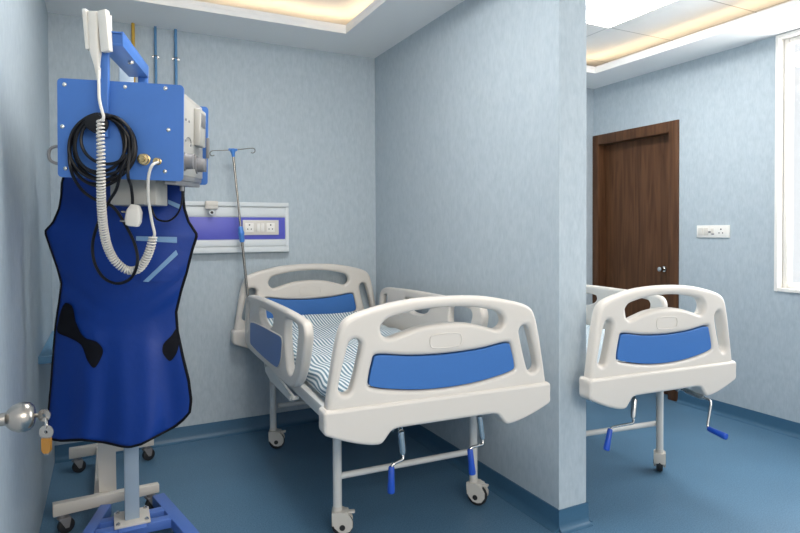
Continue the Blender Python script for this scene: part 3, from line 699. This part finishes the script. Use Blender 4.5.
bm = B(); lathe(bm, (xa+.02, .18, zt-.046), (0, 0, -1), [(0, .010), (.008, .010), (.01, .006)], 12); xo('yoke_bolt', bm, M['chrome'])
hb = fl(101, 125); bm = B(); lathe(bm, (hb.x, ya+.001, hb.z), (0, -1, 0), [(0, .030), (.012, .030), (.014, .022), (.028, .020), (.030, .027), (.040, .027), (.043, .022)], 24); xo('pivot_knob', bm, M['black'])
for px, py, r in ((144.5, 159.5, .0185), (158, 161.5, .0115)):
    c = fl(px, py); bm = B(); lathe(bm, (c.x, .001, c.z), (0, -1, 0), [(0, r), (.004, r), (.005, r*.8), (.016, r*.78), (.018, r*.9), (.024, r*.88), (.025, r*.5), (.030, r*.45)], 20); xo('cable_socket', bm, M['brass'])
# box slung under the housing
bx0, bx1 = dep(110, 196, 1.97), dep(156, 196, 1.97); zt_, zb_ = dep(146, 176, 1.97).z, dep(146, 205, 1.97).z
vf = Vector((math.sin(Yr), math.cos(Yr), 0)); cm = (bx0+bx1)/2; hw = (bx1-bx0).length/2
BX = Matrix(((vr.x, vf.x, 0, cm.x), (vr.y, vf.y, 0, cm.y), (0, 0, 1, 0), (0, 0, 0, 1)))
bm = B(); box(bm, (-hw, .0, zb_), (hw, .10, zt_), .004, BX); box(bm, (-hw*.05, -.006, zb_+.002), (hw*.55, .002, zt_), .003, BX); obj('collimator_box', bm, M['beige'], xr)
# column and base
cc = Vector((.083, 2.60)); w = .027
bm = B(); box(bm, (cc.x-w, cc.y-w, .10), (cc.x+w, cc.y+w, 1.985), .004); obj('column', bm, M['xcol'], xr)
rp = XM @ Vector((xa-.014, XD+.03, .0)); bm = B(); box(bm, (-.03, -.02, -.06), (.03, .10, .06), .006, Matrix.Translation(Vector((rp.x, rp.y, rp.z)))); box(bm, (min(cc.x, rp.x)-.02, cc.y-.055, rp.z-.045), (max(cc.x, rp.x)+.03, cc.y+.05, rp.z+.045), .006); obj('yoke_mount', bm, M['xblue'], xr)
bm = B(); box(bm, (cc.x-.066, cc.y-.070, .102), (cc.x+.066, cc.y+.070, .112), .003); mp = obj('mount_plate', bm, M['offwhite'], xr)
for sx in (-1, 1):
    for sy in (-1, 1):
        bm = B(); lathe(bm, (cc.x+sx*.052, cc.y+sy*.055, .1115), (0, 0, 1), [(0, .009), (.006, .009), (.007, .005), (.010, .005)], 6); obj('bolt', bm, M['chrome'], mp)
def leg_beam(p, q, w):
    p = Vector(p); q = Vector(q); d = (q-p); L = d.length; an = math.atan2(d.y, d.x)
    bm = B(); box(bm, (0, -w/2, .052), (L, w/2, .100), .005, Matrix.Translation((p.x, p.y, 0)) @ Matrix.Rotation(an, 4, 'Z')); return bm
LA, LB = (-.012, 2.80), (-.185, 2.16); RA, RB = (.196, 2.80), (.345, 2.10)
for p, q, w2 in ((LA, LB, .045), (RA, RB, .052)): obj('base_leg', leg_beam((*p, 0), (*q, 0), w2), M['xbase'], xr)
bm = B(); box(bm, (-.050, 2.535, .060), (.240, 2.580, .0985), .003); box(bm, (-.035, 2.625, .060), (.225, 2.668, .0985), .003); obj('base_crossbar', bm, M['xbase'], xr)
bm = B(); box(bm, (cc.x-.05, 2.50, .098), (cc.x+.05, 2.69, .103), .001); obj('base_plate', bm, M['xbase'], xr)
def small_caster(root, x, y, ztop, r=.026, m='wheel', ang=0.):
    mx = Matrix.Translation((x, y, 0)) @ Matrix.Rotation(ang, 4, 'Z'); bm = B()
    cyl(bm, (0, 0, 2*r-.004), (0, 0, ztop), .012, n=12); box(bm, (-.016, -.019, 2*r-.004), (.03, .019, 2*r+.005), .003)
    for s in (-.019, .015): prism(bm, [(-.014, 2*r), (.03, 2*r), (.022, r-.006), (.008, r-.006)], (0, s, 0), (1, 0, 0), (0, 0, 1), (0, 1, 0), .004)
    bmesh.ops.transform(bm, matrix=mx, verts=bm.verts); c = obj('caster', bm, M['grey'], root)
    bm = B(); lathe(bm, (.015, -.0125, r), (0, 1, 0), [(0, r*.82), (.003, r*.96), (.0125, r), (.022, r*.96), (.025, r*.82)], 22); bmesh.ops.transform(bm, matrix=mx, verts=bm.verts); obj('wheel', bm, M[m], c)
for p, t in ((LA, .05), (LB, .95), (RA, .05), (RB, .95)):
    pass
for (p, q) in ((LA, LB), (RA, RB)):
    for t in (.08, .93): small_caster(xr, p[0]+(q[0]-p[0])*t, p[1]+(q[1]-p[1])*t, .054, .0225, 'wheel', .6)
# short black lead under the right corner
bm = B(); pts = [dep(*p) for p in ((182, 186, 2.02), (182, 200, 2.03), (178, 213, 2.04), (168, 221, 2.05), (157, 219, 2.05), (152, 209, 2.05), (150, 198, 2.05))]
tube(bm, smooth_path(pts, 8), .0034, 8); obj('short_lead', bm, M['black'], xr)
bm = B(); g0, g1 = dep(182, 179, 2.02), dep(182, 191, 2.02); cyl(bm, g0, g1, .0085, .0065, 14); obj('cable_gland', bm, M['grey'], xr)

# ================================================================== HANDSET with coiled cord
D = 1.79
hd = thing('handset', 'white hand switch in a holder on the x-ray machine yoke with a long coiled cord', 'hand switch', dep(98, 75, D))
VM = Matrix(((vr.x, vf.x, 0, 0), (vr.y, vf.y, 0, 0), (0, 0, 1, 0), (0, 0, 0, 1)))
def hm(px, py, d=D): return Matrix.Translation(dep(px, py, d)) @ VM
u_ = D/F_PX
bm = B()
box(bm, (-.0065, -.022, -.062), (.0065, .016, .062), .004, hm(89, 31) @ Matrix.Rotation(math.radians(-4), 4, 'Y'))
box(bm, (-.0155, -.006, -.062), (.0155, .014, .064), .004, hm(104.2, 31.3, D-.014) @ Matrix.Rotation(math.radians(-4), 4, 'Y') @ Matrix.Rotation(math.radians(-14), 4, 'Z'))
box(bm, (-.036, .016, -.050), (.036, .024, .055), .003, hm(97, 31))
obj('holder', bm, M['white'], hd)
bm = B(); mxh = hm(95, 30)
secs = [(.052, .0155, .011), (.03, .0165, .013), (-.03, .0165, .013), (-.065, .0165, .013), (-.095, .0105, .010), (-.112, .0075, .0075), (-.135, .0062, .0062)]
rings = []
for z, hw_, hd_ in secs:
    sh_ = max(0, -z-.03)*.10
    rings.append([bm.verts.new(mxh @ Vector((sh_+hw_*math.copysign(abs(math.cos(t))**.6, math.cos(t)), -.006+hd_*math.copysign(abs(math.sin(t))**.6, math.sin(t)), z))) for t in [2*PI*k/20 for k in range(20)]])
for r0, r1 in zip(rings, rings[1:]):
    for k in range(20): bm.faces.new((r0[k], r0[(k+1) % 20], r1[(k+1) % 20], r1[k]))
bm.faces.new(rings[0]); bm.faces.new(rings[-1][::-1]); obj('grip', bm, M['white'], hd)
dc = 1.765
bm = B(); straight = smooth_path([dep(98.5, 69, dc+.02), dep(98.8, 85, dc), dep(99.5, 100, dc-.005), dep(102, 111, dc-.01), dep(103.5, 117, dc-.01), dep(102, 121, dc-.008)], 8)
tube(bm, straight, .0046, 10); lathe(bm, dep(98.3, 68, dc+.02), Vector((0, 0, -1)), [(0, .0075), (.03, .0065), (.034, .005)], 14)
coil_path = smooth_path([dep(*p) for p in ((100.5, 119, dc), (100.6, 140, dc), (101, 160, dc+.005), (101, 180, dc+.008), (101.5, 205, dc+.04), (103.5, 228, dc+.08), (108, 248, dc+.12), (116, 262, dc+.15), (127, 270, dc+.17), (137.5, 269.5, dc+.17), (146, 259, dc+.16), (151.5, 244, dc+.15), (153, 237, dc+.15))], 10)
tube(bm, helix(coil_path, lambda t: .0092+.0024*min(1, t*1.8), lambda t: .0112 if t < .22 else .0092, 14), .0033, 6)
end = smooth_path([dep(153, 238, dc+.145), dep(154.5, 234.5, dc+.14), dep(152, 222, dc+.13), dep(149, 203, dc+.10), dep(148, 188, dc+.07), dep(149, 174, dc+.05), dep(152, 165.5, dc+.045), fx(158, 162, .028)], 8)
tube(bm, end, .0046, 10); obj('coiled_cord', bm, M['white'], hd)

# ================================================================== POWER CABLE looped on the pivot knob
pc = thing('power_cable', 'black power cable looped over the knob on the blue box, white plug hanging', 'power cable', fx(101, 125, .04))
bm = B(); pts = []
rnd = random.Random(3)
def loop(cx, cy, rx, ry, off, a0, a1, tilt=0., n=14):
    for i in range(n):
        a = math.radians(a0+(a1-a0)*i/(n-1)); x = rx*math.cos(a); y = -ry*math.sin(a); t = math.radians(tilt)
        pts.append(fx(cx+x*math.cos(t)-y*math.sin(t), cy+x*math.sin(t)+y*math.cos(t), off+.004*math.sin(a*1.5)))
loop(102, 147, 33, 33, .034, 95, 450, 0); loop(100, 143, 26, 29, .028, 95, 450, 12); loop(105, 148, 31, 32, .022, 95, 450, -10); loop(97, 149, 27, 35, .016, 95, 455, 6)
loop(104, 145, 29, 30, .040, 90, 450, 15); loop(99, 151, 30, 35, .020, 90, 450, -6); loop(107, 140, 26, 24, .042, 90, 330, 8)
# runs down from the coil, crosses and makes the long hanging loop
for q in ((121, 172, 1.80), (116, 190, 1.86), (108, 203, 1.89), (97, 226, 1.92), (92.5, 246, 1.94), (95, 264, 1.94), (104, 278, 1.93), (117, 283.5, 1.92), (131, 278, 1.90), (137.5, 262, 1.885), (135, 245, 1.90), (126, 226, 1.91), (112, 206, 1.90), (98, 201, 1.88), (84, 192, 1.86), (74, 178, 1.82), (70, 165, 1.80)): pts.append(dep(*q))
loop(100, 150, 31, 33, .030, 185, 20, 0, 10)
for q in ((128, 176, 1.80), (131, 186, 1.84), (132.5, 198, 1.87), (132.5, 205, 1.88)): pts.append(dep(*q))
tube(bm, smooth_path(pts, 6), .0050, 8)
obj('flex', bm, M['black'], pc)
pm = Matrix.Translation(dep(134, 214.5, 1.88)) @ VM @ Matrix.Rotation(math.radians(8), 4, 'Y')
bm = B(); secs = [(.032, .010, .010), (.028, .015, .012), (.010, .024, .0135), (-.022, .0255, .0135), (-.036, .020, .012), (-.039, .012, .009)]; rings = []
for z, hw_, hd_ in secs: rings.append([bm.verts.new(pm @ Vector((hw_*math.copysign(abs(math.cos(t))**.5, math.cos(t)), hd_*math.copysign(abs(math.sin(t))**.5, math.sin(t)), z))) for t in [2*PI*k/20 for k in range(20)]])
for r0, r1 in zip(rings, rings[1:]):
    for k in range(20): bm.faces.new((r0[k], r0[(k+1) % 20], r1[(k+1) % 20], r1[k]))
bm.faces.new(rings[0]); bm.faces.new(rings[-1][::-1]); pg = obj('plug', bm, M['white'], pc); pg['label'] = 'white mains plug'
for z in (.004, -.026):
    bm = B(); cyl(bm, pm @ Vector((-.020, .002, z)), pm @ Vector((-.043, .002, z)), .0036, n=10, bev=.001); obj('pin', bm, M['steel'], pg)

# ================================================================== LEAD APRON
DA = 2.12
ap = thing('lead_apron', 'deep blue lead apron with black edging hanging under the blue x-ray box', 'lead apron', dep(122, 445, DA))
LE = [(66, 172), (62.5, 182), (62, 195), (60, 208), (54, 222), (45.5, 231.5), (45.5, 231.5), (51, 248), (58, 268), (62, 283), (60, 300), (56.5, 322), (54.5, 345), (51.5, 385), (48.5, 418), (47.5, 433)]
RE = [(184, 176), (183.5, 184), (183, 195), (184, 208), (188.5, 222), (197, 235), (197, 235), (192, 250), (186.5, 272), (180.5, 292), (176, 312), (177.5, 332), (183, 358), (188.5, 380), (191, 400), (189.5, 412)]
BOT = [(0, 433), (.03, 439), (.10, 440.5), (.25, 439.5), (.40, 442), (.52, 446), (.58, 446.8), (.66, 444), (.78, 435), (.90, 426), (.96, 419), (1, 412)]
def along(P, n):
    L = [0.]
    for a_, b2 in zip(P, P[1:]): L.append(L[-1]+math.hypot(a_[0]-b2[0], a_[1]-b2[1]))
    out = []; j = 0
    for i in range(n+1):
        s = L[-1]*i/n
        while j < len(P)-2 and L[j+1] < s: j += 1
        f = (s-L[j])/max(L[j+1]-L[j], 1e-9); out.append((P[j][0]+(P[j+1][0]-P[j][0])*f, P[j][1]+(P[j+1][1]-P[j][1])*f))
    return out
def interp(T, x):
    for (a0, b0), (a1, b1_) in zip(T, T[1:]):
        if x <= a1: return b0+(b1_-b0)*(x-a0)/max(a1-a0, 1e-9)
    return T[-1][1]
NR, NC = 72, 44
Le, Re = along(LE, NR), along(RE, NR)
def apron_depth(s, y):
    """folds of the hanging cloth: distance from the camera for the point at fraction s across and image height y"""
    t = (y-175)/270
    bulge = .045*(2*s-1)**2*(.4+.8*t)
    fold = .010*math.sin(s*15+t*1.5)*max(0, t-.45)*2+.007*math.sin(s*27+1+3*t)*max(0, t-.5)*2+.004*math.sin(s*9-t*7)
    waist = .018*math.exp(-((t-.56)/.09)**2)*(1-.6*math.exp(-((s-.5)/.3)**2))
    belly = -.018*math.exp(-((t-.36)/.22)**2)*math.exp(-((s-.52)/.4)**2)
    drape = .006*math.exp(-((y-300-28*math.sin(PI*s))/9)**2)+.005*math.exp(-((y-275-40*math.sin(PI*s))/8)**2)
    return DA+bulge+fold+waist+belly+drape
def apron_px(s, j):
    (lx, ly), (rx, ry) = Le[j], Re[j]; t = j/NR
    x = lx+(rx-lx)*s; y = ly+(ry-ly)*s
    yb = interp(BOT, s); yl = 433+(412-433)*s
    return x, y+(yb-yl)*max(0, (t-.35)/.65)**1.6
def apron_pt(s, j, off=0.):
    x, y = apron_px(s, j); return dep(x, y, apron_depth(s, y)-off)
bm = B(); G = [[bm.verts.new(apron_pt(i/NC, j)) for i in range(NC+1)] for j in range(NR+1)]
G2 = [[bm.verts.new(apron_pt(i/NC, j, -.006)) for i in range(NC+1)] for j in range(NR+1)]
for j in range(NR):
    for i in range(NC):
        bm.faces.new((G[j][i], G[j][i+1], G[j+1][i+1], G[j+1][i])); bm.faces.new((G2[j][i], G2[j+1][i], G2[j+1][i+1], G2[j][i+1]))
for j in range(NR):
    for i in (0, NC): bm.faces.new((G[j][i], G[j+1][i], G2[j+1][i], G2[j][i]))
for i in range(NC):
    for j in (0, NR): bm.faces.new((G[j][i], G[j][i+1], G2[j][i+1], G2[j][i]))
body = obj('body', bm, M['apron'], ap, angle=70)
edge = [apron_pt(0, j, -.003) for j in range(NR+1)]+[apron_pt(i/NC, NR, -.003) for i in range(1, NC)]+[apron_pt(1, j, -.003) for j in range(NR, -1, -1)]
bm = B(); tube(bm, edge, .0056, 8); obj('edging', bm, M['trim'], ap)
def patch(name, poly, m, off, th=.003, sub=5):
    """a flat piece sewn on the front: polygon in the photograph's frame, laid on the apron surface"""
    def dsurf(x, y):
        j = min(range(NR+1), key=lambda k: abs((Le[k][1]+Re[k][1])/2-y)); s = (x-Le[j][0])/(Re[j][0]-Le[j][0]); return apron_depth(min(1, max(0, s)), y)
    bm = B(); fv = [bm.verts.new((x, y, 0)) for x, y in poly]; bm.faces.new(fv)
    bmesh.ops.triangulate(bm, faces=bm.faces); bmesh.ops.subdivide_edges(bm, edges=bm.edges, cuts=sub, use_grid_fill=True)
    bmesh.ops.triangulate(bm, faces=bm.faces)
    r = bmesh.ops.extrude_face_region(bm, geom=list(bm.faces)); top = set(v for v in r['geom'] if isinstance(v, bmesh.types.BMVert))
    for v in bm.verts:
        x, y = v.co.x, v.co.y; v.co = dep(x, y, dsurf(x, y)-(off if v in top else off-th))
    return obj(name, bm, m, ap, angle=50)
sL = [(x, y) for x, y, _ in smooth_path([(65, 303, 0), (72, 306, 0), (76, 322, 0), (84, 337, 0), (97, 342, 0), (103, 350, 0), (101, 358, 0), (94, 368, 0), (87.5, 361, 0), (81, 345, 0), (70, 338, 0), (57.5, 332, 0), (58, 322, 0)], 4, True)]
sR = [(x, y) for x, y, _ in smooth_path([(177.3, 328, 0), (171, 336, 0), (163.5, 344, 0), (162.5, 352, 0), (166, 358, 0), (170, 361, 0), (175, 356, 0), (178, 349, 0), (179.3, 340, 0)], 4, True)]
o = patch('side_strap', sL, M['trim'], .006); o['label'] = 'black fastening strap at the left side'
o = patch('side_strap', sR, M['trim'], .006); o['label'] = 'small black fastening strap at the right side'
patch('pocket', [(137, 239), (177, 239), (179, 281), (141, 282)], M['apron'], .007, .004, 6)
for poly in ([(136, 236.2), (177, 237), (177, 243), (136, 240.6)], [(143, 281.5), (176, 250), (178, 254.5), (148.5, 282)], [(168, 199.5), (181, 205), (180.5, 209.5), (168, 203.8)]):
    o = patch('tape_strip', poly, M['tape'], .0095, .002, 4); o['label'] = 'pale blue reflective tape'
for px in (72, 176):                                  # hanging loops up to the underside of the box
    bm = B(); p0 = dep(px, 178, DA+.02); box(bm, (-.018, -.003, -.03), (.018, .003, .035), .002, Matrix.Translation(p0) @ VM); obj('hanging_loop', bm, M['trim'], ap)

# ================================================================== WHITE WHEELED STAND behind the x-ray machine
fa, fb = at(53, 518, 2, .085), at(159.5, 492.5, 2, .085); ra, rb = at(69, 459.5, 2, .085), at(154, 445.5, 2, .085)
st = thing('equipment_stand', 'off-white wheeled stand with two floor bars behind the lead apron', 'stand', ((fa.x+fb.x)/2, (fa.y+rb.y)/2, 0))
def bar(p, q, z0, z1, w, taper=0.):
    d = q-p; bm = B(); vs = box(bm, (0, 0, z0), (d.length, w, z1), .003)
    for v in bm.verts:
        if v.co.z > (z0+z1)/2: v.co.z -= taper*v.co.x/d.length
    bmesh.ops.transform(bm, verts=bm.verts, matrix=Matrix.Translation((p.x, p.y, 0)) @ Matrix.Rotation(math.atan2(d.y, d.x), 4, 'Z')); return bm
obj('floor_bar', bar(fa, fb, .085, .139, .035, .016), M['offwhite'], st); obj('floor_bar', bar(ra, rb, .085, .138, .035), M['offwhite'], st)
mf = fa.lerp(fb, .52); mr = ra.lerp(rb, .47); bm = bar(Vector((mf.x-.02, mf.y+.02, 0)), Vector((mr.x-.02, mr.y+.01, 0)), .09, .128, .045); obj('link_bar', bm, M['offwhite'], st)
c0 = at(108, 495, 2, .12); bm = B()
cb = Vector((c0.x, c0.y+.05, .09)); ct = Vector((cb.x-.015, cb.y-.10, 1.70)); hw0 = .034
vs = box(bm, (-hw0, -.03, 0), (hw0, .05, 1), 0)
for v in vs: v.co = cb.lerp(ct, v.co.z)+Vector((v.co.x*(1+.25*v.co.z), v.co.y, 0))
obj('upright', bm, M['offwhite'], st)
for p, q in ((fa, fb), (ra, rb)):
    for t in (.075, .90):
        c = p.lerp(q, t); small_caster(st, c.x, c.y+.018, .09, .033, 'wheel', .4)

# ================================================================== LIGHT
def area(name, loc, rot, sx, sy, power, col=(1, 1, 1)):
    l = bpy.data.lights.new(name, 'AREA'); l.shape = 'RECTANGLE'; l.size = sx; l.size_y = sy; l.energy = power; l.color = col
    o = bpy.data.objects.new(name, l); C.objects.link(o); o.location = loc; o.rotation_euler = rot; return o
area('daylight', (XR+.35, (WY0+WY1)/2, 1.75), (0, math.radians(90), 0), 1.9, 2.0, 45, (1.0, .99, .97))
area('corridor_fill', (.6, -1.4, 2.2), (math.radians(60), 0, 0), 1.4, .7, 27, (1.0, .90, .77))  # unseen warm fill added behind the camera, tilted to brighten the soffit
w = bpy.data.worlds.new('world'); bpy.context.scene.world = w; w.use_nodes = True
bg = w.node_tree.nodes['Background']; bg.inputs[0].default_value = (.93, .97, 1.0, 1); bg.inputs[1].default_value = .52
sc = bpy.context.scene
sc.view_settings.view_transform = 'Standard'; sc.view_settings.look = 'None'; sc.view_settings.gamma = 1; sc.view_settings.use_curve_mapping = False
sc.view_settings.exposure = 0.95
